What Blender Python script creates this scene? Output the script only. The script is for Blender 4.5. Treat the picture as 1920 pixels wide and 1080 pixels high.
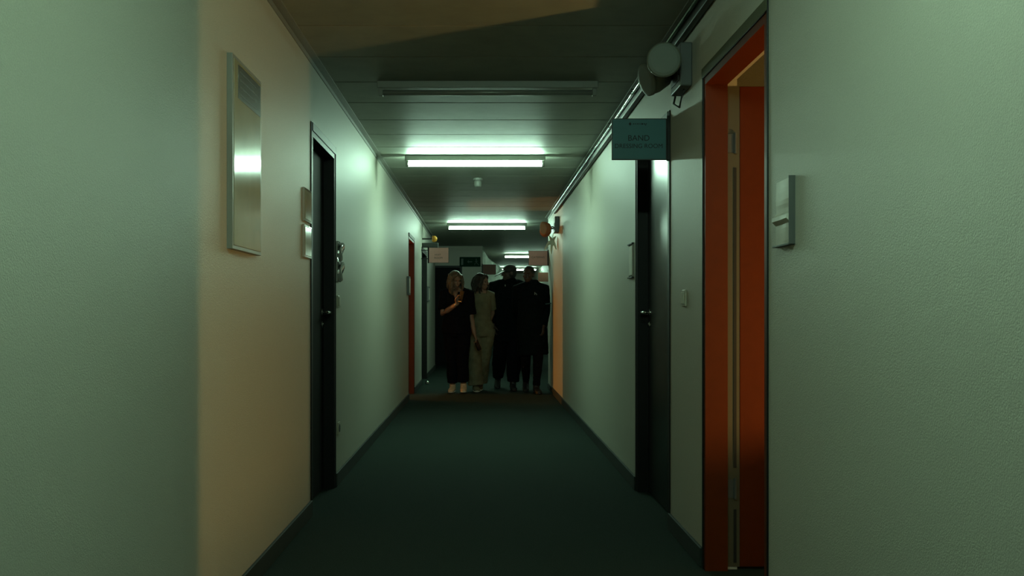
import bpy, bmesh, math, random
from mathutils import Vector, Matrix, noise

random.seed(7)
for o in list(bpy.data.objects):
    bpy.data.objects.remove(o, do_unlink=True)
SC = bpy.context.scene
COL = SC.collection
PI = math.pi

# ------------------------------------------------------------------ camera, world, exposure
CAM_H = 1.11
F = 1900.0                      # focal length in pixels of the 1920 wide frame
VX, VY = 905.0, 586.0           # vanishing point of the corridor
cam_d = bpy.data.cameras.new('camera')
cam_d.sensor_width = 36.0
cam_d.lens = F * 36.0 / 1920.0
cam_d.shift_x = (960 - VX) / 1920.0
cam_d.shift_y = -(540 - VY) / 1920.0
cam_d.clip_start = 0.05
cam = bpy.data.objects.new('camera', cam_d)
cam.location = (0, 0, CAM_H)
cam.rotation_euler = (PI / 2, 0, 0)
COL.objects.link(cam)
SC.camera = cam
SC.view_settings.view_transform = 'Standard'
SC.view_settings.look = 'None'
SC.view_settings.gamma = 1.0
SC.view_settings.exposure = 0.0
SC.view_settings.use_curve_mapping = False
world = bpy.data.worlds.new('world')
SC.world = world
world.use_nodes = True
world.node_tree.nodes['Background'].inputs[0].default_value = (0.004, 0.006, 0.005, 1)
world.node_tree.nodes['Background'].inputs[1].default_value = 1.0

TUBE_POWER = 115.0
TUBE_COLOR = (0.60, 1.0, 0.74)
NEAR_TUBE_POWER = 100.0
FAR_TUBE_POWER = 60.0
WARM_POWER = 850.0
WARM_COLOR = (1.0, 0.60, 0.18)
WARM_FAR_POWER = 3200.0
WARM_FAR_COLOR = (1.0, 0.40, 0.08)

def P(px, py, y):
    return (px - VX) * y / F, CAM_H - (py - VY) * y / F

# ------------------------------------------------------------------ materials
def mat(name, color, rough=0.6, metal=0.0, emit=None, power=0.0, vary=0.0, vscale=20.0, bump=0.0, bscale=80.0,
        spec=0.5, coat=0.0):
    m = bpy.data.materials.new(name)
    m.use_nodes = True
    nt = m.node_tree
    b = nt.nodes['Principled BSDF']
    b.inputs['Base Color'].default_value = (*color, 1)
    b.inputs['Roughness'].default_value = rough
    b.inputs['Metallic'].default_value = metal
    b.inputs['Specular IOR Level'].default_value = spec
    if coat:
        b.inputs['Coat Weight'].default_value = coat
        b.inputs['Coat Roughness'].default_value = 0.05
    if emit:
        b.inputs['Emission Color'].default_value = (*emit, 1)
        b.inputs['Emission Strength'].default_value = power
    tc = nt.nodes.new('ShaderNodeTexCoord')
    if vary or True:
        n = nt.nodes.new('ShaderNodeTexNoise')
        n.inputs['Scale'].default_value = vscale
        n.inputs['Detail'].default_value = 4
        nt.links.new(tc.outputs['Object'], n.inputs['Vector'])
        r = nt.nodes.new('ShaderNodeValToRGB')
        r.color_ramp.elements[0].position = 0.3
        r.color_ramp.elements[1].position = 0.7
        v = max(vary, 0.03)
        r.color_ramp.elements[0].color = (*[c * (1 - v) for c in color], 1)
        r.color_ramp.elements[1].color = (*[min(1, c * (1 + v)) for c in color], 1)
        nt.links.new(n.outputs['Fac'], r.inputs['Fac'])
        nt.links.new(r.outputs['Color'], b.inputs['Base Color'])
    if bump:
        n2 = nt.nodes.new('ShaderNodeTexNoise')
        n2.inputs['Scale'].default_value = bscale
        n2.inputs['Detail'].default_value = 3
        nt.links.new(tc.outputs['Object'], n2.inputs['Vector'])
        bp = nt.nodes.new('ShaderNodeBump')
        bp.inputs['Strength'].default_value = bump
        bp.inputs['Distance'].default_value = 0.01
        nt.links.new(n2.outputs['Fac'], bp.inputs['Height'])
        nt.links.new(bp.outputs['Normal'], b.inputs['Normal'])
    return m

M = {}
M['wall'] = mat('woodchip_wall_paint', (0.46, 0.45, 0.38), 0.5, vary=0.10, vscale=330, bump=0.22, bscale=260, spec=0.4)
M['ceiling'] = mat('ceiling_panel_paint', (0.29, 0.31, 0.26), 0.55, vary=0.08, vscale=9, bump=0.05)
M['carpet'] = mat('green_carpet', (0.026, 0.041, 0.034), 0.95, vary=0.35, vscale=220, bump=0.6, bscale=260, spec=0.1)
M['base'] = mat('dark_skirting', (0.012, 0.022, 0.018), 0.7, vary=0.15, vscale=60)
M['black_door'] = mat('black_door_lacquer', (0.010, 0.010, 0.009), 0.28, vary=0.1, spec=0.5)
M['black_frame'] = mat('black_frame_paint', (0.008, 0.008, 0.007), 0.5, vary=0.1, spec=0.3)
M['orange'] = mat('orange_frame_paint', (0.105, 0.0175, 0.0018), 0.5, spec=0.2, vary=0.06)
M['orange_leaf'] = mat('red_orange_door_paint', (0.110, 0.0170, 0.0014), 0.6, spec=0.15, vary=0.06)
M['olive'] = mat('olive_trim_paint', (0.07, 0.075, 0.03), 0.6)
M['cream'] = mat('cream_door_edge', (0.085, 0.075, 0.045), 0.6)
M['slot'] = mat('black_rubber_seal', (0.008, 0.008, 0.008), 0.7)
M['chrome'] = mat('brushed_steel', (0.6, 0.6, 0.58), 0.18, 1.0)
M['pipe'] = mat('galvanised_pipe', (0.26, 0.30, 0.27), 0.16, 1.0, vary=0.15, vscale=12)
M['white_metal'] = mat('white_lacquered_steel', (0.24, 0.25, 0.22), 0.4)
M['grey_metal'] = mat('grey_plastic', (0.08, 0.085, 0.08), 0.5)
M['dark_grey'] = mat('dark_grey_plastic', (0.03, 0.032, 0.03), 0.5)
M['lens'] = mat('frosted_lens', (0.12, 0.135, 0.11), 0.6)
M['shell'] = mat('aged_lamp_shell', (0.13, 0.135, 0.10), 0.5)
M['matte_black_door'] = mat('matte_black_door', (0.008, 0.008, 0.008), 0.7, spec=0.15)
M['tube_off'] = mat('unlit_tube_glass', (0.22, 0.23, 0.20), 0.3, coat=0.2)
M['tube'] = mat('lit_tube', (0.8, 0.9, 0.8), 0.3, emit=TUBE_COLOR, power=TUBE_POWER)
M['tube_near'] = mat('lit_tube_worn', (0.8, 0.9, 0.8), 0.3, emit=TUBE_COLOR, power=NEAR_TUBE_POWER)
M['tube_far'] = mat('lit_tube_far', (0.8, 0.9, 0.8), 0.3, emit=TUBE_COLOR, power=FAR_TUBE_POWER)
M['bulb'] = mat('warm_bulb', (0.9, 0.7, 0.5), 0.3, emit=WARM_COLOR, power=WARM_POWER)
M['bulb_far'] = mat('orange_bulb', (0.9, 0.7, 0.5), 0.3, emit=WARM_FAR_COLOR, power=WARM_FAR_POWER)
M['teal_paper'] = mat('teal_sign_paper', (0.042, 0.150, 0.165), 0.55)
M['pink_paper'] = mat('pink_sign_paper', (0.92, 0.50, 0.46), 0.6)
M['brown_paper'] = mat('brown_sign_paper', (0.16, 0.06, 0.035), 0.6)
M['ink'] = mat('black_ink', (0.004, 0.010, 0.012), 0.6)
M['pink_ink'] = mat('brown_ink', (0.25, 0.09, 0.07), 0.6)
M['paper'] = mat('white_paper', (0.60, 0.58, 0.50), 0.5, vary=0.08, vscale=14)
M['glossy_paper'] = mat('notice_behind_glass', (0.38, 0.40, 0.28), 0.11, vary=0.08, vscale=6, coat=0.0)
M['notice_block'] = mat('printed_grey_block', (0.10, 0.115, 0.11), 0.3, vary=0.1, vscale=30, coat=0.0)
M['acrylic'] = mat('clear_acrylic_plate', (0.40, 0.42, 0.38), 0.08, coat=1.0)
M['switch'] = mat('ivory_switch_plastic', (0.50, 0.48, 0.38), 0.4)
M['green_sign'] = mat('green_exit_sign', (0.006, 0.035, 0.020), 0.9, spec=0.1)
M['green_pict'] = mat('pale_pictogram', (0.03, 0.07, 0.05), 0.5)
M['amber'] = mat('amber_lens', (0.75, 0.33, 0.03), 0.15, coat=1.0)
M['sheet'] = mat('crumpled_pale_sheet', (0.75, 0.80, 0.72), 0.35, vary=0.15, vscale=10)
M['sheet'].node_tree.nodes['Principled BSDF'].inputs['Transmission Weight'].default_value = 0.5
M['ribbon'] = mat('pale_ribbon', (0.50, 0.62, 0.50), 0.6)
M['wood'] = mat('dark_table_wood', (0.10, 0.05, 0.025), 0.5, vary=0.2, vscale=15)
M['skin'] = mat('skin', (0.22, 0.125, 0.085), 0.5, vary=0.05, vscale=12)
M['skin2'] = mat('deep_skin', (0.06, 0.035, 0.025), 0.5, vary=0.05, vscale=12)
M['eye'] = mat('eye', (0.05, 0.04, 0.04), 0.2)
M['hair_light'] = mat('light_brown_hair', (0.085, 0.060, 0.035), 0.5, vary=0.35, vscale=45)
M['hair_dark'] = mat('dark_brown_hair', (0.013, 0.009, 0.006), 0.6, vary=0.35, vscale=45)
M['hair_black'] = mat('black_hair', (0.012, 0.012, 0.012), 0.6, vary=0.2, vscale=60)
M['black_cloth'] = mat('black_cloth', (0.006, 0.006, 0.008), 0.95, vary=0.2, vscale=30, bump=0.2, spec=0.05)
M['black_cloth2'] = mat('black_wool', (0.004, 0.0075, 0.0075), 0.95, vary=0.2, vscale=30, bump=0.2, spec=0.05)
M['navy_cloth'] = mat('dark_navy_cloth', (0.004, 0.0075, 0.0085), 0.95, vary=0.2, vscale=30, bump=0.2, spec=0.05)
M['beige'] = mat('beige_cloth', (0.155, 0.145, 0.09), 0.85, vary=0.15, vscale=14, bump=0.2, spec=0.1)
M['shoe_pale'] = mat('pale_sneaker_leather', (0.55, 0.40, 0.26), 0.5, vary=0.1)
M['sole'] = mat('white_rubber_sole', (0.55, 0.52, 0.45), 0.6)
M['black_shoe'] = mat('black_leather', (0.010, 0.010, 0.010), 0.5)
M['phone'] = mat('black_phone_glass', (0.008, 0.008, 0.009), 0.12)
M['emblem'] = mat('white_print', (0.22, 0.25, 0.24), 0.6)

# ------------------------------------------------------------------ mesh helpers
def bx(bm, x0, x1, y0, y1, z0, z1, bevel=0.0):
    r = bmesh.ops.create_cube(bm, size=1.0)
    vs = r['verts']
    bmesh.ops.scale(bm, vec=(abs(x1 - x0), abs(y1 - y0), abs(z1 - z0)), verts=vs)
    bmesh.ops.translate(bm, vec=((x0 + x1) / 2, (y0 + y1) / 2, (z0 + z1) / 2), verts=vs)
    if bevel:
        es = list({e for v in vs for e in v.link_edges})
        bmesh.ops.bevel(bm, geom=es, offset=bevel, segments=2, affect='EDGES', profile=0.5)

def tube(bm, pts, radii, seg=10, cap=True, ref=(0, 1, 0)):
    """loft along pts; radii: number or (across, along ref) pairs"""
    pts = [Vector(p) for p in pts]
    n = len(pts)
    if not isinstance(radii, (list,)):
        radii = [radii] * n
    rings = []
    for i, p in enumerate(pts):
        d = (pts[min(i + 1, n - 1)] - pts[max(i - 1, 0)])
        if d.length < 1e-9:
            d = Vector((0, 0, 1))
        d.normalize()
        rf = Vector(ref)
        if abs(d.dot(rf)) > 0.95:
            rf = Vector((1, 0, 0)) if abs(d.x) < 0.9 else Vector((0, 0, 1))
        v = (rf - d * rf.dot(d)).normalized()
        u = v.cross(d).normalized()
        ra, rb = radii[i] if isinstance(radii[i], tuple) else (radii[i], radii[i])
        rings.append([bm.verts.new(p + u * (ra * math.cos(2 * PI * k / seg)) + v * (rb * math.sin(2 * PI * k / seg))) for k in range(seg)])
    for a, b in zip(rings, rings[1:]):
        for k in range(seg):
            bm.faces.new((a[k], a[(k + 1) % seg], b[(k + 1) % seg], b[k]))
    if cap:
        bm.faces.new(rings[0][::-1])
        bm.faces.new(rings[-1])

def ball(bm, c, r, rot=None, u=16, v=10):
    m = Matrix.Translation(Vector(c))
    if rot is not None:
        m = m @ rot.to_4x4()
    if not isinstance(r, tuple):
        r = (r, r, r)
    m = m @ Matrix.Diagonal((*r, 1))
    bmesh.ops.create_uvsphere(bm, u_segments=u, v_segments=v, radius=1.0, matrix=m)

def obj(name, bm, m, parent=None, smooth=False):
    bmesh.ops.recalc_face_normals(bm, faces=bm.faces)
    me = bpy.data.meshes.new(name)
    bm.to_mesh(me)
    bm.free()
    me.materials.append(m)
    if smooth:
        for p in me.polygons:
            p.use_smooth = True
    o = bpy.data.objects.new(name, me)
    COL.objects.link(o)
    if parent is not None:
        o.parent = parent
    return o

def B():
    return bmesh.new()

def tag(o, label=None, cat=None, group=None, kind=None):
    if label: o['label'] = label
    if cat: o['category'] = cat
    if group: o['group'] = group
    if kind: o['kind'] = kind
    return o

def thing(name, label, cat, loc=(0, 0, 0), rotz=0.0, group=None, kind=None):
    o = bpy.data.objects.new(name, None)
    COL.objects.link(o)
    o.location = loc
    o.rotation_euler = (0, 0, rotz)
    return tag(o, label, cat, group, kind)

def struct(name, bm, m, label, cat):
    return tag(obj(name, bm, m), label, cat, kind='structure')

def box_part(name, dims, m, parent, bevel=0.0):
    b = B()
    bx(b, *dims, bevel)
    return obj(name, b, m, parent)

def dup(root, loc, label=None, rotz=None):
    def cp(o, par):
        c = o.copy()
        COL.objects.link(c)
        c.parent = par
        for ch in list(o.children):
            cp(ch, c)
        return c
    r = cp(root, None)
    r.location = loc
    if rotz is not None:
        r.rotation_euler = (0, 0, rotz)
    if label: r['label'] = label
    return r

def text_part(name, s, size, m, parent, loc, rot=(PI / 2, 0, 0), bold=0.0, spacing=1.0):
    cu = bpy.data.curves.new(name, 'FONT')
    cu.body = s
    cu.size = size
    cu.align_x = 'CENTER'
    cu.align_y = 'CENTER'
    cu.extrude = 0.0006
    cu.offset = bold
    cu.space_character = spacing
    t = bpy.data.objects.new(name, cu)
    COL.objects.link(t)
    dg = bpy.context.evaluated_depsgraph_get()
    me = bpy.data.meshes.new_from_object(t.evaluated_get(dg))
    bpy.data.objects.remove(t, do_unlink=True)
    me.materials.clear()
    me.materials.append(m)
    o = bpy.data.objects.new(name, me)
    COL.objects.link(o)
    o.parent = parent
    o.location = loc
    o.rotation_euler = rot
    return o

# ------------------------------------------------------------------ dimensions
XL, XR = -0.94, 0.96
H = 2.50
T = 0.14
LEFT_END, RIGHT_END = 20.0, 14.83
DOORS_L = [(5.56, 6.42, 2.11), (12.85, 13.85, 2.08), (15.62, 16.95, 2.08)]
DOORS_R = [(3.41, 4.38, 2.12), (5.21, 6.30, 2.10)]

# ------------------------------------------------------------------ setting
def wall_side(x_in, x_out, y0, y1, doors):
    b = B()
    a = y0
    for d0, d1, h in doors:
        bx(b, x_in, x_out, a, d0, 0, H)
        bx(b, x_in, x_out, d0, d1, h, H)
        a = d1
    bx(b, x_in, x_out, a, y1, 0, H)
    bmesh.ops.remove_doubles(b, verts=b.verts, dist=1e-5)
    return b

b = B(); bx(b, -7, 6, -2.2, 37, -0.12, 0)
struct('floor', b, M['carpet'], 'dark green carpet running the length of the corridor', 'floor')

# ceiling: panels 0.6 m deep with open grooves between them, over a backing slab
b = B()
y = -2.2
SEAM0 = 4.91
ys = [SEAM0 + 0.6 * k for k in range(-12, 54)]
prev = -2.2
for s in ys:
    if s - prev > 0.1:
        bx(b, -7, 6, prev + 0.006, s - 0.006, H, H + 0.03, 0.004)
        prev = s
bx(b, -7, 6, prev + 0.006, 37, H, H + 0.03)
bx(b, -7, 6, -2.2, 37, H + 0.02, H + 0.12)
struct('ceiling', b, M['ceiling'], 'ceiling of grey cross panels with fine seams', 'ceiling')

struct('wall_left', wall_side(XL - T, XL, -2.0, LEFT_END, DOORS_L), M['wall'], 'cream woodchip wall with notice boards on its near end', 'wall')
struct('wall_right', wall_side(XR, XR + T, -2.0, RIGHT_END, DOORS_R), M['wall'], 'cream woodchip wall with the teal hanging sign', 'wall')
b = B(); bx(b, XL - T, XR + T, -2.14, -2.0, 0, H)
struct('wall_back', b, M['wall'], 'cream wall closing the near end of the corridor', 'wall')
# far end: wall with the exit sign, then the narrower corridor beyond it
b = B(); bx(b, -4.0, 0.0, 21.2, 21.34, 0, H)
bx(b, -0.14, 0.0, 21.34, 36.0, 0, H)
struct('wall_far_left', b, M['wall'], 'shaded wall behind the walkers with the green exit sign', 'wall')
b = B(); bx(b, 1.78, 1.92, RIGHT_END + 0.9, 36.0, 0, H); bx(b, XR + T, 1.92, RIGHT_END + 0.86, RIGHT_END + 1.0, 0, H)
struct('wall_far_right', b, M['wall'], 'far wall of the corridor behind the walkers', 'wall')
b = B(); bx(b, -0.14, 1.92, 36.0, 36.14, 0, H)
struct('wall_end', b, M['wall'], 'pale wall closing the far end of the corridor', 'wall')
b = B(); bx(b, -4.14, -4.0, 18.9, 21.34, 0, H); bx(b, -4.0, XL - T, 18.8, 18.94, 0, H)
struct('wall_side_passage', b, M['wall'], 'wall of the dark side passage at the far end', 'wall')
# rooms behind the two open doors
def room(name, x_in, x_far, y0, y1, label):
    b = B()
    xo = x_far + (T if x_far > x_in else -T)
    bx(b, min(x_in, x_far), max(x_in, x_far), y0 - T, y0, 0, H)
    bx(b, min(x_in, x_far), max(x_in, x_far), y1, y1 + T, 0, H)
    bx(b, min(x_far, xo), max(x_far, xo), y0 - T, y1 + T, 0, H)
    return struct(name, b, M['wall'], label, 'wall')
room('wall_right_room', XR + T, 3.9, 1.9, 4.95, 'walls of the warmly lit room behind the open orange door')
room('wall_left_room', XL - T, -5.0, 11.8, 14.9, 'walls of the warmly lit room behind the far orange door')

# skirting
def skirting(name, x0, x1, y0, y1, doors, label):
    b = B(); a = y0
    for d0, d1, h in doors:
        bx(b, x0, x1, a, d0 - 0.03, 0.0, 0.085, 0.003); a = d1 + 0.03
    bx(b, x0, x1, a, y1, 0.0, 0.085, 0.003)
    struct(name, b, M['base'], label, 'baseboard')
skirting('baseboard_left', XL, XL + 0.014, -2, LEFT_END, DOORS_L, 'dark skirting along the wall with the notice boards')
skirting('baseboard_right', XR - 0.014, XR, -2, RIGHT_END, DOORS_R, 'dark skirting along the wall with the teal sign')
b = B(); bx(b, -4, 0.0, 21.185, 21.2, 0, 0.085)
struct('baseboard_far', b, M['base'], 'dark skirting below the exit sign wall', 'baseboard')
# thin angle trims where walls meet the ceiling
b = B(); bx(b, XL, XL + 0.045, -2, LEFT_END, H - 0.006, H); bx(b, XL, XL + 0.006, -2, LEFT_END, H - 0.03, H - 0.006)
struct('trim_1', b, M['white_metal'], 'thin metal angle between notice board wall and ceiling', 'trim')
b = B(); bx(b, XR - 0.045, XR, -2, RIGHT_END, H - 0.006, H); bx(b, XR - 0.006, XR, -2, RIGHT_END, H - 0.03, H - 0.006)
struct('trim_2', b, M['white_metal'], 'thin metal angle between teal sign wall and ceiling', 'trim')
b = B(); bx(b, XR + 0.004, XR + 0.05, RIGHT_END, RIGHT_END + 0.03, 0, 2.1)
struct('trim_3', b, M['black_frame'], 'dark upright strip on the far corner of the wall', 'trim')

# ------------------------------------------------------------------ doors
def door(idx, side, y0, y1, h, frame_m, leaf_m, label, opened=False, deg=90, handle=True):
    """side +1: right wall, -1: left wall. Local x runs from the corridor face into the room."""
    x0 = XR if side > 0 else XL
    root = thing('door_%d' % idx, label, 'door', (x0, y0, 0), kind='structure')
    w = y1 - y0
    s = side
    def sx(a, c):
        return (min(s * a, s * c), max(s * a, s * c))
    b = B()
    J = 0.03
    bx(b, *sx(-0.004, 0.092), 0, J, 0, h)             # near jamb
    bx(b, *sx(-0.004, 0.092), w - J, w, 0, h)         # far jamb
    bx(b, *sx(-0.004, 0.092), J, w - J, h - J, h)     # head
    obj('door_frame', b, frame_m, root)
    b = B()
    bx(b, *sx(-0.006, 0.0), -0.010 if opened else -0.03, 0.0, 0, h + 0.045, 0.002)
    bx(b, *sx(-0.010, 0.0), w, w + 0.012, 0, h + 0.045, 0.002)
    bx(b, *sx(-0.010, 0.0), 0.0, w, h, h + 0.045, 0.002)
    obj('architrave', b, M['black_frame'], root)
    if opened:
        b = B(); bx(b, *sx(-0.012, -0.010), -0.02, w + 0.01, h + 0.002, h + 0.043)
        obj('head_strip', b, M['olive'], root)
    lw = w - 2 * J
    hinge = bpy.data.objects.new('door_leaf', None)
    b = B()
    if not opened:
        bx(b, *sx(0.062, 0.102), J + 0.003, w - J - 0.003, 0.008, h - J - 0.003, 0.002)
        leaf = obj('door_leaf', b, leaf_m, root)
        if handle:
            lever(leaf, s, 0.062, w - J - 0.075, 1.11)
    else:
        # leaf swung into the room, hinged on the far jamb
        b = B()
        bx(b, *sx(0.150, 0.150 + lw - 0.05), 0, 0.042, 0.012, h - J - 0.003, 0.003)
        leaf = obj('door_leaf', b, leaf_m, root)
        leaf.location = (0, w - 0.004, 0)
        b = B()
        bx(b, *sx(0.094, 0.150), 0.002, 0.042, 0.012, h - J - 0.003)
        edge = obj('door_edge', b, M['cream'], leaf)
        b = B()
        bx(b, *sx(0.124, 0.136), -0.001, 0.004, 0.44, 1.735)
        bx(b, *sx(0.124, 0.136), -0.001, 0.004, 0.03, 0.26)
        obj('seal', b, M['slot'], edge)
        for z in (0.35, 1.84):
            b = B()
            tube(b, [(s * 0.130, -0.006, z - 0.045), (s * 0.130, -0.006, z + 0.045)], 0.007, 10)
            bx(b, *sx(0.098, 0.13), -0.003, 0.0025, z - 0.04, z + 0.04)
            obj('hinge', b, M['grey_metal'], edge)
        if deg != 90:
            leaf.rotation_euler = (0, 0, s * math.radians(deg - 90))
    return root

def lever(leaf, s, xface, y, z):
    b = B()
    tube(b, [(s * (xface - 0.004), y, z), (s * (xface + 0.001), y, z)], 0.026, 16)
    tube(b, [(s * xface, y, z), (s * (xface - 0.050), y, z)], 0.009, 10)
    tube(b, [(s * (xface - 0.048), y + 0.008, z), (s * (xface - 0.052), y - 0.05, z), (s * (xface - 0.050), y - 0.12, z), (s * (xface - 0.040), y - 0.128, z)], [0.010, 0.009, 0.009, 0.008], 10)
    h = obj('door_handle', b, M['chrome'], leaf, True)
    b = B()
    tube(b, [(s * (xface - 0.005), y, z - 0.075), (s * (xface + 0.001), y, z - 0.075)], 0.024, 16)
    tube(b, [(s * (xface - 0.010), y, z - 0.072), (s * (xface - 0.004), y, z - 0.072)], 0.008, 10)
    obj('keyhole', b, M['chrome'], leaf, True)

door(1, -1, *DOORS_L[0], M['black_frame'], M['matte_black_door'], 'closed black door between the notice boards and the glossy plate')
door(2, -1, *DOORS_L[1], M['orange'], M['orange_leaf'], 'far open orange door giving onto a warmly lit room', True, 98)
door(3, -1, *DOORS_L[2], M['black_frame'], M['matte_black_door'], 'closed dark door just past the far orange door', handle=False)
door(4, 1, *DOORS_R[0], M['orange'], M['orange_leaf'], 'near open orange door swung into the room', True, 90)
door(5, 1, *DOORS_R[1], M['black_frame'], M['black_door'], 'closed black door under the teal hanging sign')
# dark double door in the end wall, behind the first woman
r = thing('door_6', 'dark door in the end wall below the exit sign', 'door', (-0.93, 21.2, 0), kind='structure')
b = B(); bx(b, -0.30, 0.05, -0.02, 0, 0, 2.05); bx(b, 0.05, 0.46, -0.02, 0, 0, 2.05)
obj('door_leaf', b, M['matte_black_door'], r)
b = B(); bx(b, 0.46, 0.50, -0.03, 0, 0, 2.09); bx(b, -0.34, 0.46, -0.03, 0, 2.05, 2.09)
obj('door_frame', b, M['black_frame'], r)

# ------------------------------------------------------------------ ceiling lights
def batten(label, x, y, tube_m, group='ceiling tube lights'):
    r = thing('tube_light', label, 'ceiling light', (x, y, H), group=group)
    b = B(); bx(b, -0.62, 0.62, -0.028, 0.028, -0.050, 0.0, 0.004)
    obj('housing', b, M['white_metal'], r)
    for s in (-1, 1):
        b = B(); bx(b, s * 0.60 - 0.012, s * 0.60 + 0.012, -0.018, 0.018, -0.104, -0.050, 0.004)
        obj('socket', b, M['white_metal'], r)
    b = B(); tube(b, [(-0.59, 0, -0.079), (0.59, 0, -0.079)], 0.019, 16)
    obj('tube', b, tube_m, r, True)
    return r
batten('lit tube light overhead at the near end of the corridor', 0.22, 1.65, M['tube_near'])
batten('unlit tube light, nearest of the row on the ceiling', 0.03, 6.1, M['tube_off']).scale = (1.07, 1, 0.85)
batten('longest glowing tube light, in front of the smoke detector', -0.066, 8.95, M['tube'])
batten('glowing tube light between the smoke detector and the walkers', 0.066, 15.75, M['tube'])
batten('glowing tube light beside the pink sign beyond the walkers', 1.12, 23.9, M['tube_far'])
batten('furthest glowing tube light, seen between two heads', 1.04, 31.1, M['tube_far'])

# smoke detector
X, Z = P(896, 341, 10.5)
r = thing('smoke_detector', 'small white smoke detector on the ceiling behind the first glowing tube', 'smoke detector', (X, 10.5, H))
b = B(); tube(b, [(0, 0, 0), (0, 0, -0.02)], 0.048, 20)
obj('base', b, M['white_metal'], r, False)
b = B(); tube(b, [(0, 0, -0.02), (0, 0, -0.035), (0, 0, -0.075), (0, 0, -0.088), (0, 0, -0.092)], [0.034, 0.040, 0.040, 0.032, 0.012], 20)
obj('sensor_head', b, M['white_metal'], r, True)

# conduit along the right wall
b = B()
PY0, PY1 = -1.9, 13.2
tube(b, [(0.910, PY0, 2.44), (0.910, PY1, 2.44)], 0.011, 14)
c = obj('conduit', b, M['pipe'], None, True)
tag(c, 'long steel conduit pipe running just under the ceiling', 'pipe')
b = B()
bx(b, 0.922, 0.952, PY0, PY1, 2.395, 2.455, 0.004)  # dark strip standing in for the shade behind and under the pipe
cb = obj('pipe_shade_band', b, M['dark_grey'], c, True)
for k in range(12):
    b = B()
    yy = 0.6 + k * 1.1
    if abs(yy - 5.0) < 0.2: continue
    bx(b, 0.895, 0.9525, yy, yy + 0.022, 2.425, 2.429); bx(b, 0.895, 0.898, yy, yy + 0.022, 2.429, 2.456); bx(b, 0.895, 0.9525, yy, yy + 0.022, 2.454, 2.458)
    obj('pipe_clip', b, M['pipe'], c)

# ------------------------------------------------------------------ emergency twin-head lights
def head(name, parent, c, direction, r, depth, shell, lens):
    d = Vector(direction).normalized()
    c = Vector(c)
    b = B()
    tube(b, [c + d * 0.0, c - d * depth * 0.35, c - d * depth * 0.8, c - d * depth], [r, r * 0.98, r * 0.72, r * 0.35], 28)
    h = obj(name, b, shell, parent, True)
    b = B()
    tube(b, [c - d * 0.002, c + d * 0.005, c + d * 0.007], [r * 0.98, r * 0.96, r * 0.80], 28)
    obj('lens', b, lens, h, False)
    b = B()
    tube(b, [c + d * 0.004, c - d * 0.012], r * 1.04, 28)
    obj('rim', b, shell, h, True)
    return h

def twin(label, y, z, heads, shell, lens, group):
    r = thing('emergency_light', label, 'emergency light', (XR, y, z), group=group)
    b = B(); bx(b, -0.055, 0.0, -0.12, 0.12, -0.10, 0.10, 0.006)
    obj('battery_box', b, M['grey_metal'], r)
    b = B(); bx(b, -0.060, -0.055, -0.09, 0.09, -0.07, 0.02, 0.001)
    obj('cover_plate', b, M['dark_grey'], r)
    for (hx, hy, hz, d, rad, dep) in heads:
        c = Vector((hx - XR, hy - y, hz - z))
        dd = Vector(d).normalized()
        back = c - dd * dep * 0.9
        b = B()
        root_pt = Vector((-0.05, max(-0.1, min(0.1, back.y)), -0.04 if hz < z + 0.02 else 0.04))
        tube(b, [root_pt, (root_pt + back) / 2 + Vector((0, 0, 0.01)), back], 0.009, 8)
        obj('swivel_arm', b, M['dark_grey'], r, True)
        head('lamp_head', r, c, d, rad, dep, shell, lens)
    return r

X1, Z1 = P(1245, 112, 4.55)
X2, Z2 = P(1212, 150, 4.80)
near_em = twin('near twin-head emergency light beside the orange doorway', 4.76, 2.25,
     [(X1, 4.55, Z1, (-0.15, -1, -0.1), 0.074, 0.10), (X2, 4.80, Z2, (-1, -0.25, -0.35), 0.074, 0.13)], M['shell'], M['lens'], 'emergency lights')
b = B()
tube(b, [(-0.01, -0.05, -0.08), (-0.03, -0.04, -0.12), (-0.02, 0.08, -0.16), (-0.035, 0.15, -0.13), (-0.012, 0.20, -0.06), (-0.004, 0.22, 0.10)], 0.005, 8)
obj('cable', b, M['dark_grey'], near_em, True)
X3, Z3 = P(1019, 428, 12.7)
twin('far twin-head emergency light above the ribbon', 12.85, 2.22,
     [(X3, 12.70, Z3, (-1, -0.5, -0.15), 0.078, 0.10), (X3 + 0.03, 12.97, Z3 - 0.02, (-0.6, 1, -0.1), 0.07, 0.10)],
     mat('dull_copper_shell', (0.30, 0.13, 0.06), 0.45), M['lens'], 'emergency lights')

# pale ribbon tangle under it
r = thing('ribbon', 'tangle of pale green ribbon hanging below the far emergency light', 'ribbon', (0.90, 13.15, 2.02))
b = B()
random.seed(5)
ball(b, (0.0, 0, 0.0), (0.035, 0.03, 0.05), u=10, v=7)
ends = [(-0.10, -0.10), (-0.07, -0.03), (-0.01, -0.15), (0.055, -0.09), (0.05, 0.08), (-0.04, 0.09), (-0.015, -0.11)]
for ex_, ez in ends:
    tube(b, [(0, 0, 0), (ex_ * 0.5, -0.02, ez * 0.4 + 0.02), (ex_, 0.0, ez)], [(0.016, 0.006), (0.016, 0.004), (0.005, 0.003)], 8)
rb = obj('ribbon_bow', b, M['ribbon'], r, True)
b = B(); tube(b, [(0.0, 0, 0.03), (0.02, 0.02, 0.12), (0.058, 0.02, 0.13)], 0.004, 6); obj('string', b, M['ribbon'], r)

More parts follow.
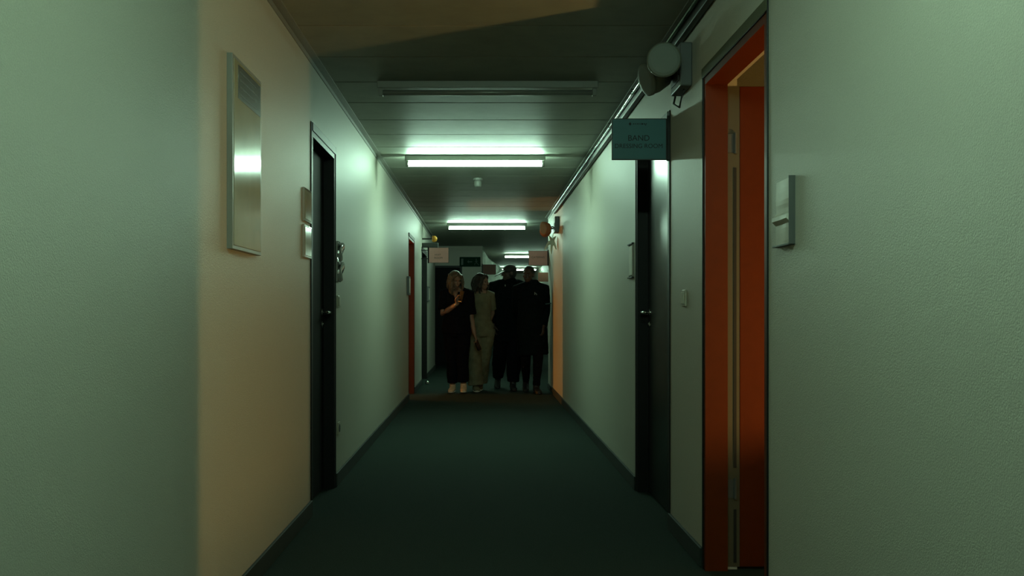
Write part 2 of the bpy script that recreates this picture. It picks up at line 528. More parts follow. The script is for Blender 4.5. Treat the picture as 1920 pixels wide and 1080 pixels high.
# amber beacon over the far pink sign
r = thing('beacon_light', 'small round amber lamp on a grey box above the pink sign', 'warning light', (XL, 15.75, 2.14))
b = B(); bx(b, 0.0, 0.25, -0.05, 0.05, -0.02, 0.05, 0.005); obj('base_box', b, M['grey_metal'], r)
b = B(); tube(b, [(0.0, 0, 0.115), (0.19, 0, 0.115)], 0.012, 10); obj('bracket', b, M['grey_metal'], r)
b = B(); tube(b, [(0.155, 0, 0.115), (0.175, 0, 0.115), (0.20, 0, 0.115), (0.225, 0, 0.115), (0.235, 0, 0.115)], [0.045, 0.052, 0.050, 0.034, 0.012], 18)
obj('amber_lens', b, M['amber'], r, True)

# ------------------------------------------------------------------ hanging A4 signs
def hanging_sign(name, label, y, xp, z0, w, h, side, paper, lines, ink, arm, group=None):
    """xp: x of the panel edge next to the post; side: +1 panel runs to smaller x (right wall)"""
    r = thing(name, label, 'sign', (xp, y, z0), group=group)
    d = -side
    b = B(); bx(b, min(0, d * w), max(0, d * w), 0.0, 0.008, 0, h, 0.001)
    p = obj('panel', b, M['dark_grey'], r)
    e = 0.0045
    b = B(); bx(b, min(d * e, d * (w - e)), max(d * e, d * (w - e)), -0.0012, 0.0, e, h - e)
    obj('paper', b, paper, r)
    b = B(); bx(b, min(0, -d * 0.018), max(0, -d * 0.018), -0.008, 0.016, -0.004, h + 0.014, 0.002)
    obj('post', b, M['black_frame'], r)
    if arm > 0.02:
        for zz in (h * 0.25, h * 0.8):
            b = B(); bx(b, min(-d * 0.018, -d * arm), max(-d * 0.018, -d * arm), 0.0, 0.010, zz, zz + 0.012)
            obj('bracket', b, M['black_frame'], r)
    for (s, size, fx, fz, bold) in lines:
        text_part('lettering', s, size, ink, r, (d * w * fx, -0.0022, h * fz), bold=bold)
    return r

X, Z0 = P(1250, 300, 5.18); w = 103 * 5.18 / F; h = 78 * 5.18 / F
sg = hanging_sign('hanging_sign', 'teal hanging sign reading BAND DRESSING ROOM over the black door', 5.18, X, Z0, w, h, 1, M['teal_paper'],
    [('BAND', 0.041, 0.51, 0.52, 0.0), ('DRESSING ROOM', 0.0315, 0.51, 0.33, 0.0)], M['ink'], XR - X)
# small illegible logo row at the top of the sheet
b = B()
cx = -w * 0.51
ball(b, (cx - 0.044, -0.002, h * 0.865), (0.006, 0.001, 0.0075), u=12, v=8)
for k, (dx, ww, hh) in enumerate([(-0.030, 0.008, 0.004), (-0.019, 0.007, 0.004), (-0.008, 0.007, 0.005), (0.003, 0.006, 0.004), (0.013, 0.010, 0.007), (0.027, 0.006, 0.006)]):
    bx(b, cx + dx, cx + dx + ww, -0.0024, -0.0012, h * 0.865 - hh / 2, h * 0.865 + hh / 2)
tube(b, [(cx + 0.040, -0.002, h * 0.865 + 0.004), (cx + 0.034, -0.002, h * 0.865 - 0.009)], 0.0016, 6)
obj('logo', b, M['ink'], sg)

X, Z0 = P(804, 493, 15.5); w = 37.5 * 15.5 / F; h = 29 * 15.5 / F
hanging_sign('hanging_sign', 'pink hanging sign below the amber lamp', 15.5, X, Z0, w, h, -1, M['pink_paper'],
    [('HOST', 0.038, 0.45, 0.52, 0.0), ('ROOM', 0.042, 0.48, 0.32, 0.0)], M['pink_ink'], X - XL, 'pink hanging signs')
X, Z0 = P(1027, 498, 14.75); w = 36 * 14.75 / F; h = 28 * 14.75 / F
hanging_sign('hanging_sign', 'pink hanging sign beside the head of the rightmost walker', 14.75, X, Z0, w, h, 1, M['pink_paper'],
    [('CATERING', 0.040, 0.50, 0.55, 0.0)], M['pink_ink'], XR - X, 'pink hanging signs')
X, Z0 = P(905, 515, 21.15); w = 25 * 21.15 / F; h = 19 * 21.15 / F
hanging_sign('hanging_sign', 'dark brown hanging sign below the crumpled pale sheet', 21.15, X, Z0, w, h, -1, M['brown_paper'], [], M['ink'], 0.03)
hanging_sign('hanging_sign', 'dark brown hanging sign behind the rightmost walker', 24.0, 1.60, 1.84, 0.29, 0.22, 1, M['brown_paper'], [], M['ink'], 0.18)

# ------------------------------------------------------------------ exit sign on the end wall
X0, Z1_ = P(862, 482, 21.2); X1_, Z0_ = P(901, 500, 21.2)
r = thing('exit_sign', 'dark green exit sign on the shaded end wall', 'exit sign', ((X0 + X1_) / 2, 21.2, Z0_))
hw = (X1_ - X0) / 2; hh = Z1_ - Z0_
b = B(); bx(b, -hw, hw, -0.04, 0, 0, hh, 0.004); obj('sign_box', b, M['green_sign'], r)
b = B()
bx(b, -hw + 0.03, -hw + 0.075, -0.042, -0.04, 0.035, hh - 0.035)
obj('doorway_pictogram', b, M['green_pict'], r)
b = B()
bx(b, -0.055, 0.045, -0.042, -0.04, hh / 2 - 0.008, hh / 2 + 0.008)
for s in (-1, 1):
    tube(b, [(-0.055, -0.041, hh / 2), (-0.025, -0.041, hh / 2 + s * 0.03)], 0.004, 6)
obj('arrow_pictogram', b, M['green_pict'], r)
b = B()
ball(b, (hw - 0.09, -0.041, hh * 0.76), (0.013, 0.001, 0.013), u=10, v=6)
tube(b, [(hw - 0.09, -0.041, hh * 0.66), (hw - 0.085, -0.041, hh * 0.42)], 0.010, 6)
tube(b, [(hw - 0.085, -0.041, hh * 0.42), (hw - 0.12, -0.041, hh * 0.30), (hw - 0.125, -0.041, hh * 0.14)], 0.006, 6)
tube(b, [(hw - 0.085, -0.041, hh * 0.42), (hw - 0.06, -0.041, hh * 0.28), (hw - 0.035, -0.041, hh * 0.16)], 0.006, 6)
tube(b, [(hw - 0.115, -0.041, hh * 0.5), (hw - 0.09, -0.041, hh * 0.62), (hw - 0.055, -0.041, hh * 0.52)], 0.005, 6)
obj('running_figure_pictogram', b, M['green_pict'], r)

# crumpled pale sheet at the mouth of the far corridor
def poly_sheet(pts, y, name, m, parent, amp=0.02, thick=0.006):
    b = B()
    vs = [b.verts.new((x, 0, z)) for x, z in pts]
    f = b.faces.new(vs)
    bmesh.ops.triangulate(b, faces=[f])
    bmesh.ops.subdivide_edges(b, edges=b.edges, cuts=5, use_grid_fill=True)
    for v in b.verts:
        n = noise.noise(Vector((v.co.x * 9, 1.3, v.co.z * 9)))
        v.co.y += n * amp * 2
    g = bmesh.ops.extrude_face_region(b, geom=list(b.faces))
    for v in [x for x in g['geom'] if isinstance(x, bmesh.types.BMVert)]:
        v.co.y += thick
    o = obj(name, b, m, parent)
    return o
r = thing('plastic_sheet', 'crumpled pale plastic sheet hanging at the mouth of the far corridor', 'plastic sheet', (0, 21.5, 0))
pp = [P(a, c, 21.5) for a, c in [(902, 467), (908, 474), (914, 484), (924, 494), (937, 501), (929, 513), (936, 514), (950, 517), (952, 560), (912, 560), (906, 520), (902, 500)]]
poly_sheet([(x + 0.02, z) for x, z in pp], 21.5, 'sheet', M['sheet'], r)
b = B(); tube(b, [(0.02, 0.0, H - 0.0), (0.02, 0.0, 2.38)], 0.004, 6); obj('string', b, M['ribbon'], r)

# ------------------------------------------------------------------ notice boards and plates
def wall_board(name, label, cat, side, y0, y1, z0, z1, thick, parts, group=None):
    x0 = XL if side < 0 else XR
    r = thing(name, label, cat, (x0, y0, z0), group=group)
    d = -side
    w, h = y1 - y0, z1 - z0
    for (pn, m, a0, a1, c0, c1, t0, t1) in parts:
        b = B()
        bx(b, min(d * t0, d * t1), max(d * t0, d * t1), a0 * w, a1 * w, c0 * h, c1 * h, 0.0015)
        obj(pn, b, m, r)
    return r

board = wall_board('notice_board', 'tall framed notice board with a grey block at its top', 'notice board', -1, 3.72, 4.20, 1.345, 2.065, 0.022, [
    ('frame', M['white_metal'], 0, 1, 0, 1, 0, 0.022),
    ('notice_sheet', M['glossy_paper'], 0.04, 0.97, 0.02, 0.98, 0.022, 0.0235),
    ('printed_block', M['notice_block'], 0.16, 0.95, 0.79, 0.965, 0.0235, 0.0245)])
for k in range(4):
    b = B(); bx(b, 0.0245, 0.0250, 0.11, 0.11 + 0.30 - 0.05 * (k % 2), 0.585 + 0.028 * k, 0.592 + 0.028 * k)
    obj('printed_line', b, M['grey_metal'], board)
wall_board('door_plate', 'two-part acrylic plate on the wall before the first black door', 'sign plate', -1, 5.28, 5.50, 1.40, 1.765, 0.012, [
    ('upper_plate', M['acrylic'], 0, 1, 0.52, 1, 0, 0.012), ('upper_sheet', M['glossy_paper'], 0.08, 0.92, 0.55, 0.97, 0.012, 0.0135),
    ('lower_plate', M['acrylic'], 0, 1, 0, 0.47, 0, 0.012), ('lower_sheet', M['glossy_paper'], 0.08, 0.92, 0.03, 0.44, 0.012, 0.0135)])
# curled glossy plate beyond the first black door
r = thing('door_plate', 'shiny curled plate holder on the wall just past the first black door', 'sign plate', (XL, 6.50, 1.33))
random.seed(3)
for nm, za, zb in (('upper_plate', 0.13, 0.215), ('lower_plate', 0.0, 0.09)):
    b = B()
    tube(b, [(0.016, 0.0, za), (0.030, 0.02, za + 0.01), (0.022, 0.05, (za + zb) / 2), (0.034, 0.085, zb - 0.01), (0.014, 0.11, zb)], [(0.006, 0.030), (0.010, 0.034), (0.008, 0.036), (0.010, 0.034), (0.006, 0.024)], 12, ref=(0, 0, 1))
    obj(nm, b, M['acrylic'], r, True)
b = B(); bx(b, 0, 0.010, 0.0, 0.12, -0.02, 0.24); obj('back_plate', b, M['acrylic'], r)
# acrylic frame before the right black door (on its far side)
wall_board('door_plate', 'acrylic sign holder on the wall just past the black door with the teal sign', 'sign plate', 1, 6.42, 6.62, 1.33, 1.555, 0.02, [
    ('back_plate', M['acrylic'], 0, 1, 0, 1, 0, 0.006), ('name_sheet', M['paper'], 0.15, 0.85, 0.08, 0.92, 0.006, 0.010),
    ('rail', M['dark_grey'], 0, 1, 0.96, 1.0, 0.0, 0.016), ('rail', M['dark_grey'], 0, 1, 0.0, 0.04, 0.0, 0.016)])
wall_board('door_plate', 'small dark sign plate before the far orange door', 'sign plate', -1, 12.55, 12.78, 1.33, 1.56, 0.02, [
    ('back_plate', M['grey_metal'], 0, 1, 0, 1, 0, 0.03), ('name_sheet', M['paper'], 0.1, 0.9, 0.1, 0.9, 0.03, 0.032)])
wall_board('door_plate', 'small dark sign plate past the closed door beyond the far orange door', 'sign plate', -1, 17.1, 17.4, 1.30, 1.55, 0.02, [
    ('back_plate', M['grey_metal'], 0, 1, 0, 1, 0, 0.03), ('name_sheet', M['paper'], 0.1, 0.9, 0.1, 0.9, 0.03, 0.032)])
# creased paper sheet near the camera on the right wall
r = thing('paper_notice', 'creased paper notice in a holder on the wall beside the near orange doorway', 'notice', (XR, 3.115, 1.325))
b = B()
nx, nz = 8, 16
W_, H_ = 0.175, 0.205
g = [[None] * (nz + 1) for _ in range(nx + 1)]
for i in range(nx + 1):
    for k in range(nz + 1):
        u, v = i / nx, k / nz
        off = 0.006 + 0.012 * abs(math.sin(v * 6.0)) * (0.4 + 0.6 * (1 - u)) * (0.5 + 0.5 * noise.noise(Vector((u * 2, v * 4, 0))))
        if 0.36 < v < 0.46: off += 0.014
        g[i][k] = b.verts.new((-off, u * W_, v * H_))
for i in range(nx):
    for k in range(nz):
        b.faces.new((g[i][k], g[i + 1][k], g[i + 1][k + 1], g[i][k + 1]))
e = bmesh.ops.extrude_face_region(b, geom=list(b.faces))
for v in [x for x in e['geom'] if isinstance(x, bmesh.types.BMVert)]:
    v.co.x = -0.001
obj('paper_sheet', b, M['paper'], r, False)
b = B(); bx(b, -0.020, 0, -0.004, 0.0, -0.004, H_ + 0.002, 0.001); bx(b, -0.020, 0, 0, W_, -0.006, 0.0, 0.001)
obj('holder', b, M['grey_metal'], r)

def wall_switch(name, label, cat, side, y, z, rocker=True):
    x0 = XL if side < 0 else XR
    r = thing(name, label, cat, (x0, y, z))
    d = -side
    b = B(); bx(b, min(0, d * 0.010), max(0, d * 0.010), -0.04, 0.04, -0.04, 0.04, 0.004); obj('cover_plate', b, M['switch'], r)
    b = B()
    if rocker:
        bx(b, min(d * 0.010, d * 0.017), max(d * 0.010, d * 0.017), -0.028, 0.028, -0.028, 0.028, 0.002); obj('rocker', b, M['switch'], r)
    else:
        tube(b, [(d * 0.010, 0, 0), (d * 0.013, 0, 0)], 0.026, 18); obj('socket_ring', b, M['grey_metal'], r)
    return r
X, Z = P(1287, 559, 4.80)
wall_switch('light_switch', 'ivory light switch between the near orange doorway and the black door', 'switch', 1, 4.80, Z)
wall_switch('light_switch', 'ivory light switch under the shiny curled plate', 'switch', -1, 6.56, 1.18)
wall_switch('power_socket', 'ivory power socket low on the wall past the first black door', 'socket', -1, 6.58, 0.36, False)
b = B(); tube(b, [(0, 0, 0), (0, 0, 0.012), (0, 0, 0.05)], [0.03, 0.028, 0.022], 16)
r = thing('door_stop', 'small metal door stop on the carpet at the far dark door', 'door stop', (-0.86, 15.7, 0))
obj('stopper', b, M['chrome'], r, True)

# ------------------------------------------------------------------ warm lamps in the side rooms
def table_lamp(label, x, y, zt, bulb, rad):
    t = thing('shading_table', 'unseen wooden table added to hold and shade the ' + label[1], 'table', (x, y, 0))
    b = B(); bx(b, -0.36, 0.36, -0.50, 0.50, zt - 0.03, zt, 0.004); obj('tabletop', b, M['wood'], t)  # added unseen table; broad top keeps bulb light off the door's foot
    for sx_ in (-1, 1):
        for sy_ in (-1, 1):
            b = B(); bx(b, sx_ * 0.32 - 0.02, sx_ * 0.32 + 0.02, sy_ * 0.46 - 0.02, sy_ * 0.46 + 0.02, 0, zt - 0.03); obj('leg', b, M['wood'], t)
    l = thing('table_lamp', label[0], 'lamp', (x, y, zt))
    b = B(); tube(b, [(0, 0, 0), (0, 0, 0.02), (0, 0, 0.022), (0, 0, 0.034)], [0.06, 0.06, 0.012, 0.010], 18); obj('base', b, M['grey_metal'], l)
    b = B(); ball(b, (0, 0, 0.030 + rad), rad); obj('bulb', b, bulb, l, True)
table_lamp(('bare warm bulb on a small stand in the near orange room', 'lamp in the near orange room'), 2.36, 3.50, 0.72, M['bulb'], 0.045)
table_lamp(('bare orange bulb on a small stand in the far orange room', 'lamp in the far orange room'), -3.5, 13.86, 0.42, M['bulb_far'], 0.04)

# ------------------------------------------------------------------ people
def fuse(name, bm, m, parent, voxel=0.008, smooth=4, folds=0.0, fscale=0.08):
    bmesh.ops.recalc_face_normals(bm, faces=bm.faces)
    me = bpy.data.meshes.new(name); bm.to_mesh(me); bm.free()
    o = bpy.data.objects.new(name, me); COL.objects.link(o)
    md = o.modifiers.new('remesh', 'REMESH'); md.mode = 'VOXEL'; md.voxel_size = voxel; md.use_smooth_shade = True
    if smooth:
        s = o.modifiers.new('smooth', 'SMOOTH'); s.iterations = smooth; s.factor = 0.5
    if folds:
        tx = bpy.data.textures.new(name, 'CLOUDS'); tx.noise_scale = fscale
        dm = o.modifiers.new('folds', 'DISPLACE'); dm.texture = tx; dm.strength = folds; dm.mid_level = 0.5
    dg = bpy.context.evaluated_depsgraph_get()
    me2 = bpy.data.meshes.new_from_object(o.evaluated_get(dg))
    bpy.data.objects.remove(o, do_unlink=True)
    me2.materials.clear(); me2.materials.append(m)
    for p in me2.polygons: p.use_smooth = True
    o = bpy.data.objects.new(name, me2); COL.objects.link(o)
    o.parent = parent
    return o

def hand(b, wrist, d, palm_n, side, curl=0.5, spread=0.05, size=1.0):
    """d: finger direction, palm_n: where the palm faces, side: +1 / -1 thumb side along d x palm_n"""
    d = Vector(d).normalized(); n = Vector(palm_n); n = (n - d * n.dot(d)).normalized()
    w = d.cross(n).normalized() * side
    wrist = Vector(wrist); s = size
    tube(b, [wrist - d * 0.02, wrist + d * 0.02 * s, wrist + d * 0.055 * s, wrist + d * 0.09 * s], [(0.024 * s, 0.018 * s), (0.032 * s, 0.016 * s), (0.041 * s, 0.015 * s), (0.038 * s, 0.012 * s)], 12, ref=tuple(n))
    for k, (o_, L) in enumerate([(0.028, 0.070), (0.0095, 0.078), (-0.0095, 0.073), (-0.028, 0.058)]):
        p = wrist + d * 0.085 * s + w * o_ * s
        dd = (d + w * (o_ * spread * 30)).normalized()
        pts = [p - dd * 0.01]; rr = [0.0095 * s]
        c = curl * (0.9 + 0.12 * k)
        for j, fr in enumerate((0.45, 0.30, 0.25)):
            a = c * (0.6, 1.0, 0.7)[j]
            ax = dd.cross(n).normalized()
            dd = (Matrix.Rotation(a, 3, ax) @ dd).normalized()
            n_loc = n
            p = p + dd * L * fr * s
            pts.append(p.copy()); rr.append((0.0088, 0.0080, 0.0066)[j] * s)
            n = n_loc
        tube(b, pts, rr, 8, ref=tuple(w))
    t0 = wrist + d * 0.03 * s + w * 0.026 * s
    t1 = t0 + (w * 0.8 + d * 0.6 + n * 0.3).normalized() * 0.034 * s
    t2 = t1 + (w * 0.35 + d * 0.9 + n * 0.35 * (1 + curl)).normalized() * 0.030 * s
    t3 = t2 + (d * 0.9 + n * 0.5 * (1 + curl)).normalized() * 0.024 * s
    tube(b, [t0 - d * 0.01, t1, t2, t3], [0.014 * s, 0.0115 * s, 0.0098 * s, 0.0075 * s], 8, ref=tuple(n))

def head_mesh(b, c, R, s=1.0):
    """face looks along -y of R"""
    def q(v): return c + R @ (Vector(v) * s)
    def bl(v, r): ball(b, q(v), tuple(x * s for x in r), R)
    bl((0, 0.012, 0.025), (0.073, 0.092, 0.088))
    bl((0, -0.020, -0.035), (0.056, 0.066, 0.070))
    bl((0, -0.052, -0.078), (0.028, 0.028, 0.026))
    bl((0, -0.070, 0.030), (0.048, 0.022, 0.016))
    for sx_ in (-1, 1):
        bl((sx_ * 0.036, -0.062, -0.018), (0.022, 0.018, 0.018))
        bl((sx_ * 0.074, 0.012, -0.005), (0.009, 0.020, 0.031))
    tube(b, [q((0, -0.082, 0.020)), q((0, -0.098, -0.005)), q((0, -0.106, -0.020)), q((0, -0.084, -0.030))], [0.007 * s, 0.010 * s, 0.013 * s, 0.010 * s], 8)
    bl((0, -0.083, -0.052), (0.023, 0.010, 0.006))
    bl((0, -0.080, -0.064), (0.019, 0.010, 0.007))

def rotm(yaw, pitch=0.0, roll=0.0):
    return (Matrix.Rotation(yaw, 3, 'Z') @ Matrix.Rotation(pitch, 3, 'X') @ Matrix.Rotation(roll, 3, 'Y'))

def person(sp):
    r = thing('person', sp['label'], 'person', sp['loc'])
    J = {k: Vector(v) for k, v in sp['j'].items()}
    r.scale = [sp['scale']] * 3
    skin = sp['skin']
    f = sp.get('f', 1.0)                                     # breadth factor
    hc = J['head']; R = rotm(*sp['head_rot'])
    b = B()
    pel, waist, chest, neck = J['pelvis'], J['waist'], J['chest'], J['neck']
    tube(b, [pel - Vector((0, 0, 0.09)), pel, waist, chest, J['collar'], neck],
         [(0.10 * f, 0.08 * f), (0.155 * f, 0.105 * f), (0.125 * f, 0.09 * f), (0.150 * f, 0.105 * f), (0.13 * f, 0.075 * f), (0.055, 0.055)], 20)
    tube(b, [J['collar'], neck, hc + Vector((0, 0.01, -0.03))], [0.065, 0.054, 0.050], 14)
    for sd in 'LR':
        tube(b, [pel + (J['hip' + sd] - pel) * 0.6, J['hip' + sd] - Vector((0, 0, 0.05)), (J['hip' + sd] + J['knee' + sd]) / 2, J['knee' + sd], J['knee' + sd].lerp(J['ankle' + sd], 0.3), J['ankle' + sd]],
             [0.085 * f, 0.088 * f, 0.075 * f, 0.055 * f, 0.056 * f, 0.036], 14)
        sh, el, wr = J['sh' + sd], J['el' + sd], J['wr' + sd]
        tube(b, [J['collar'].lerp(sh, 0.6), sh, sh.lerp(el, 0.5), el, el.lerp(wr, 0.3), wr], [0.055 * f, 0.055 * f, 0.046 * f, 0.038 * f, 0.038 * f, 0.025], 12)
        a = J['ankle' + sd]; toe = Vector(sp['toe' + sd])
        tube(b, [a + Vector((0, 0.03, -0.045)), a.lerp(a + toe, 0.45) + Vector((0, 0, -0.045)), a + toe + Vector((0, 0, -0.055))], [(0.032, 0.028), (0.038, 0.026), (0.030, 0.014)], 10, ref=(0, 0, 1))
        hd = sp['hand' + sd]
        hand(b, wr, hd[0], hd[1], hd[2], hd[3])
    head_mesh(b, hc, R)
    body = fuse('body', b, skin, r, 0.0055, 4)
    for sx_ in (-1, 1):
        e = B(); ball(e, hc + R @ Vector((sx_ * 0.030, -0.0735, 0.004)), 0.0082, u=10, v=8); obj('eye', e, M['eye'], body, True)
    return r, J, R, hc, f

def sleeve(b, sh, el, wr, t, rad, collar):
    """t: 0..2 how far the sleeve runs (1 = elbow, 2 = wrist)"""
    pts = [collar.lerp(sh, 0.5), sh, sh.lerp(el, 0.5)]
    rr = [rad * 1.05, rad, rad * 0.93]
    if t <= 1:
        pts.append(sh.lerp(el, t)); rr.append(rad * 0.95)
    else:
        pts += [el, el.lerp(wr, (t - 1) * 0.5), el.lerp(wr, t - 1)]; rr += [rad * 0.86, rad * 0.78, rad * 0.66]
    tube(b, pts, rr, 14)

def shoe(name, parent, a, toe, m, sole_m, boot=0.0):
    b = B()
    toe = Vector(toe); toe2 = Vector((toe.x, toe.y, 0)); dz = Vector((0, 0, toe.z))
    heel = a - toe2.normalized() * 0.035
    tube(b, [heel + Vector((0, 0, -0.035)) - toe2.normalized() * 0.015, heel + Vector((0, 0, -0.03)), a.lerp(a + toe2, 0.4) + Vector((0, 0, -0.038)) + dz * 0.4, a.lerp(a + toe2, 0.85) + Vector((0, 0, -0.052)) + dz * 0.85, a + toe2 * 1.12 + Vector((0, 0, -0.058)) + dz * 1.1],
         [(0.025, 0.030), (0.038, 0.040), (0.045, 0.038), (0.047, 0.026), (0.028, 0.016)], 14, ref=(0, 0, 1))
    tube(b, [a + Vector((0, 0, -0.05)), a + Vector((0, 0, 0.03 + boot))], [0.045, 0.044], 12)
    s = fuse(name, b, m, parent, 0.006, 3)
    b = B()
    tube(b, [heel + Vector((0, 0, -0.072)) - toe2.normalized() * 0.02, heel + Vector((0, 0, -0.072)), a.lerp(a + toe2, 0.5) + Vector((0, 0, -0.072)) + dz * 0.5, a.lerp(a + toe2, 0.85) + Vector((0, 0, -0.072)) + dz * 0.85, a + toe2 * 1.15 + Vector((0, 0, -0.070)) + dz * 1.1],
         [(0.028, 0.012), (0.038, 0.012), (0.042, 0.012), (0.046, 0.012), (0.026, 0.010)], 14, ref=(0, 0, 1))
    obj('sole', b, sole_m, s, True)

def wavy_hair(parent, hc, R, m, length, seed, side=1.0, back=0.02):
    random.seed(seed)
    b = B()
    ball(b, hc + R @ Vector((0, 0.026, 0.038)), (0.088, 0.098, 0.090), R)
    def q(v): return hc + R @ Vector(v)
    for k in range(46):
        a = -0.95 + 3.9 + (k / 45.0) * 0
        ang = math.radians(random.uniform(-38, 218))         # around the head, open in front
        x0 = math.cos(ang) * 0.070; y0 = math.sin(ang) * 0.085 + 0.015
        L = length * random.uniform(0.75, 1.08)
        pts = []; rr = []
        ph = random.uniform(0, 6.28); am = random.uniform(0.008, 0.018)
        n = 8
        for i in range(n + 1):
            t = i / n
            out = 1.0 + 0.45 * math.sin(t * PI * 0.75)
            p = Vector(q((x0 * out + am * math.sin(ph + t * 9), y0 * out + am * math.cos(ph + t * 8), 0.07)))
            p.z -= L * t
            pts.append(p); rr.append(0.017 * (1 - 0.55 * t))
        tube(b, pts, rr, 7)
    # fringe swept to both sides
    for sgn in (-1, 1):
        for j in range(4):
            tube(b, [q((0.01 * sgn, -0.045 - j * 0.008, 0.108 - j * 0.004)), q((0.045 * sgn, -0.062, 0.078 - j * 0.006)), q((0.076 * sgn, -0.040 + j * 0.01, 0.020)), q((0.088 * sgn, -0.018 + j * 0.01, -0.05))], [0.014, 0.015, 0.013, 0.010], 7)
    return fuse('hair', b, m, parent, 0.0065, 1)

def base_joints(H_, sw, dx=0.0):
    k = H_ / 1.70
    return {
        'pelvis': (0, 0, 0.93 * k), 'waist': (0, 0, 1.06 * k), 'chest': (0, 0, 1.26 * k), 'collar': (0, 0.01, 1.405 * k), 'neck': (0, 0.0, 1.47 * k),
        'head': (0, -0.01, 1.585 * k), 'hipL': (0.09, 0, 0.90 * k), 'hipR': (-0.09, 0, 0.90 * k),
        'kneeL': (0.09, -0.02, 0.49 * k), 'kneeR': (-0.09, -0.02, 0.49 * k), 'ankleL': (0.09, 0.02, 0.085), 'ankleR': (-0.09, 0.02, 0.085),
        'shL': (sw, 0.01, 1.385 * k), 'shR': (-sw, 0.01, 1.385 * k), 'elL': (sw + 0.05, 0.03, 1.10 * k), 'elR': (-sw - 0.05, 0.03, 1.10 * k),
        'wrL': (sw + 0.06, -0.06, 0.86 * k), 'wrR': (-sw - 0.06, -0.06, 0.86 * k)}

# --- first woman: wavy light hair, black V-neck top, phone held up in front of her
j = base_joints(1.655, 0.165)
j.update({'head': (-0.015, -0.03, 1.535), 'neck': (-0.02, -0.01, 1.425), 'elR': (-0.185, -0.07, 1.075), 'wrR': (0.015, -0.24, 1.215),
          'elL': (0.195, 0.02, 1.02), 'wrL': (0.245, -0.06, 0.80),
          'kneeL': (0.085, -0.06, 0.47), 'ankleL': (0.095, -0.05, 0.10), 'kneeR': (-0.065, -0.01, 0.47), 'ankleR': (-0.055, 0.06, 0.085),
          'hipL': (0.085, 0, 0.87), 'hipR': (-0.085, 0, 0.87)})
sp = dict(label='woman with wavy light brown hair in a black top, looking at her raised phone', loc=(-0.36, 14.02, 0), scale=1.015, j=j, skin=M['skin'],
          head_rot=(0.42, 0.30, 0.0), toeL=(0.0, -0.15, 0.0), toeR=(-0.02, -0.14, 0.0), f=1.02,
          handR=((0.25, -0.2, 0.95), (0.55, -0.75, 0), -1, 0.75), handL=((0.35, -0.25, -0.9), (-0.8, 0.2, 0), 1, 0.7))
w1, J, R, hc, f = person(sp)
b = B()
tube(b, [J['pelvis'] + Vector((0, 0, -0.10)), J['pelvis'] + Vector((0, 0, 0.02)), J['waist'], J['chest'], J['collar'] + Vector((0, 0, -0.03)), J['collar'] + Vector((0, 0.015, 0.012))],
     [(0.200, 0.150), (0.205, 0.145), (0.185, 0.130), (0.185, 0.140), (0.165, 0.10), (0.085, 0.062)], 24)
sleeve(b, J['shL'], J['elL'], J['wrL'], 0.85, 0.082, J['collar']); sleeve(b, J['shR'], J['elR'], J['wrR'], 0.80, 0.080, J['collar'])
fuse('top', b, M['black_cloth'], w1, 0.008, 4, 0.020, 0.09)
b = B()   # bare V of skin at the neckline belongs to the body; a shallow wedge keeps it visible over the top
tube(b, [J['neck'] + Vector((0.0, -0.045, -0.015)), J['neck'] + Vector((0.005, -0.098, -0.075)), J['neck'] + Vector((0.01, -0.128, -0.15))], [(0.050, 0.012), (0.032, 0.014), (0.004, 0.010)], 10)
obj('neckline', b, M['skin'], w1, True)
b = B()
tube(b, [J['pelvis'] + Vector((0, 0, 0.06)), J['pelvis'] + Vector((0, 0, -0.04)), J['pelvis'] + Vector((0, 0, -0.14))], [(0.175, 0.125), (0.190, 0.135), (0.175, 0.125)], 20)
for sd in 'LR':
    tube(b, [J['hip' + sd], J['hip' + sd].lerp(J['knee' + sd], 0.5), J['knee' + sd], J['knee' + sd].lerp(J['ankle' + sd], 0.5), J['knee' + sd].lerp(J['ankle' + sd], 0.86)], [0.110, 0.100, 0.082, 0.078, 0.072], 16)
fuse('trousers', b, M['black_cloth'], w1, 0.008, 4, 0.016, 0.10)
for sd in 'LR': shoe('shoe', w1, J['ankle' + sd], sp['toe' + sd], M['shoe_pale'], M['sole'])
wavy_hair(w1, hc, R, M['hair_light'], 0.245, 11)
b = B(); bx(b, -0.0045, 0.0045, -0.037, 0.037, -0.075, 0.075, 0.004)
ph = obj('phone', b, M['phone'])
tag(ph, 'black phone held up by the woman in the black top', 'phone')
b = B(); tube(b, [(0.0046, -0.022, 0.055), (0.0062, -0.022, 0.055)], 0.007, 12); obj('camera_lens', b, M['dark_grey'], ph)
hp = Vector(sp['loc']) + J['wrR'] + Vector((0.055, -0.062, 0.115))
ph.location = hp; ph.rotation_euler = (0.15, 0.18, math.radians(50))
b = B(); tube(b, [J['wrR'] + Vector((-0.022, 0.02, -0.016)), J['wrR'] + Vector((-0.012, 0.012, -0.009))], 0.030, 16)
obj('bracelet', b, M['chrome'], w1, True)
b = B(); bx(b, -0.030, 0.030, -0.012, 0.012, -0.13, 0.03, 0.008)
cl = obj('wallet', b, M['phone'])
tag(cl, 'long dark object carried low between the two women', 'wallet')
cl.location = Vector(sp['loc']) + J['wrL'] + Vector((0.028, -0.030, -0.095)); cl.rotation_euler = (0.2, -0.45, 0.3)

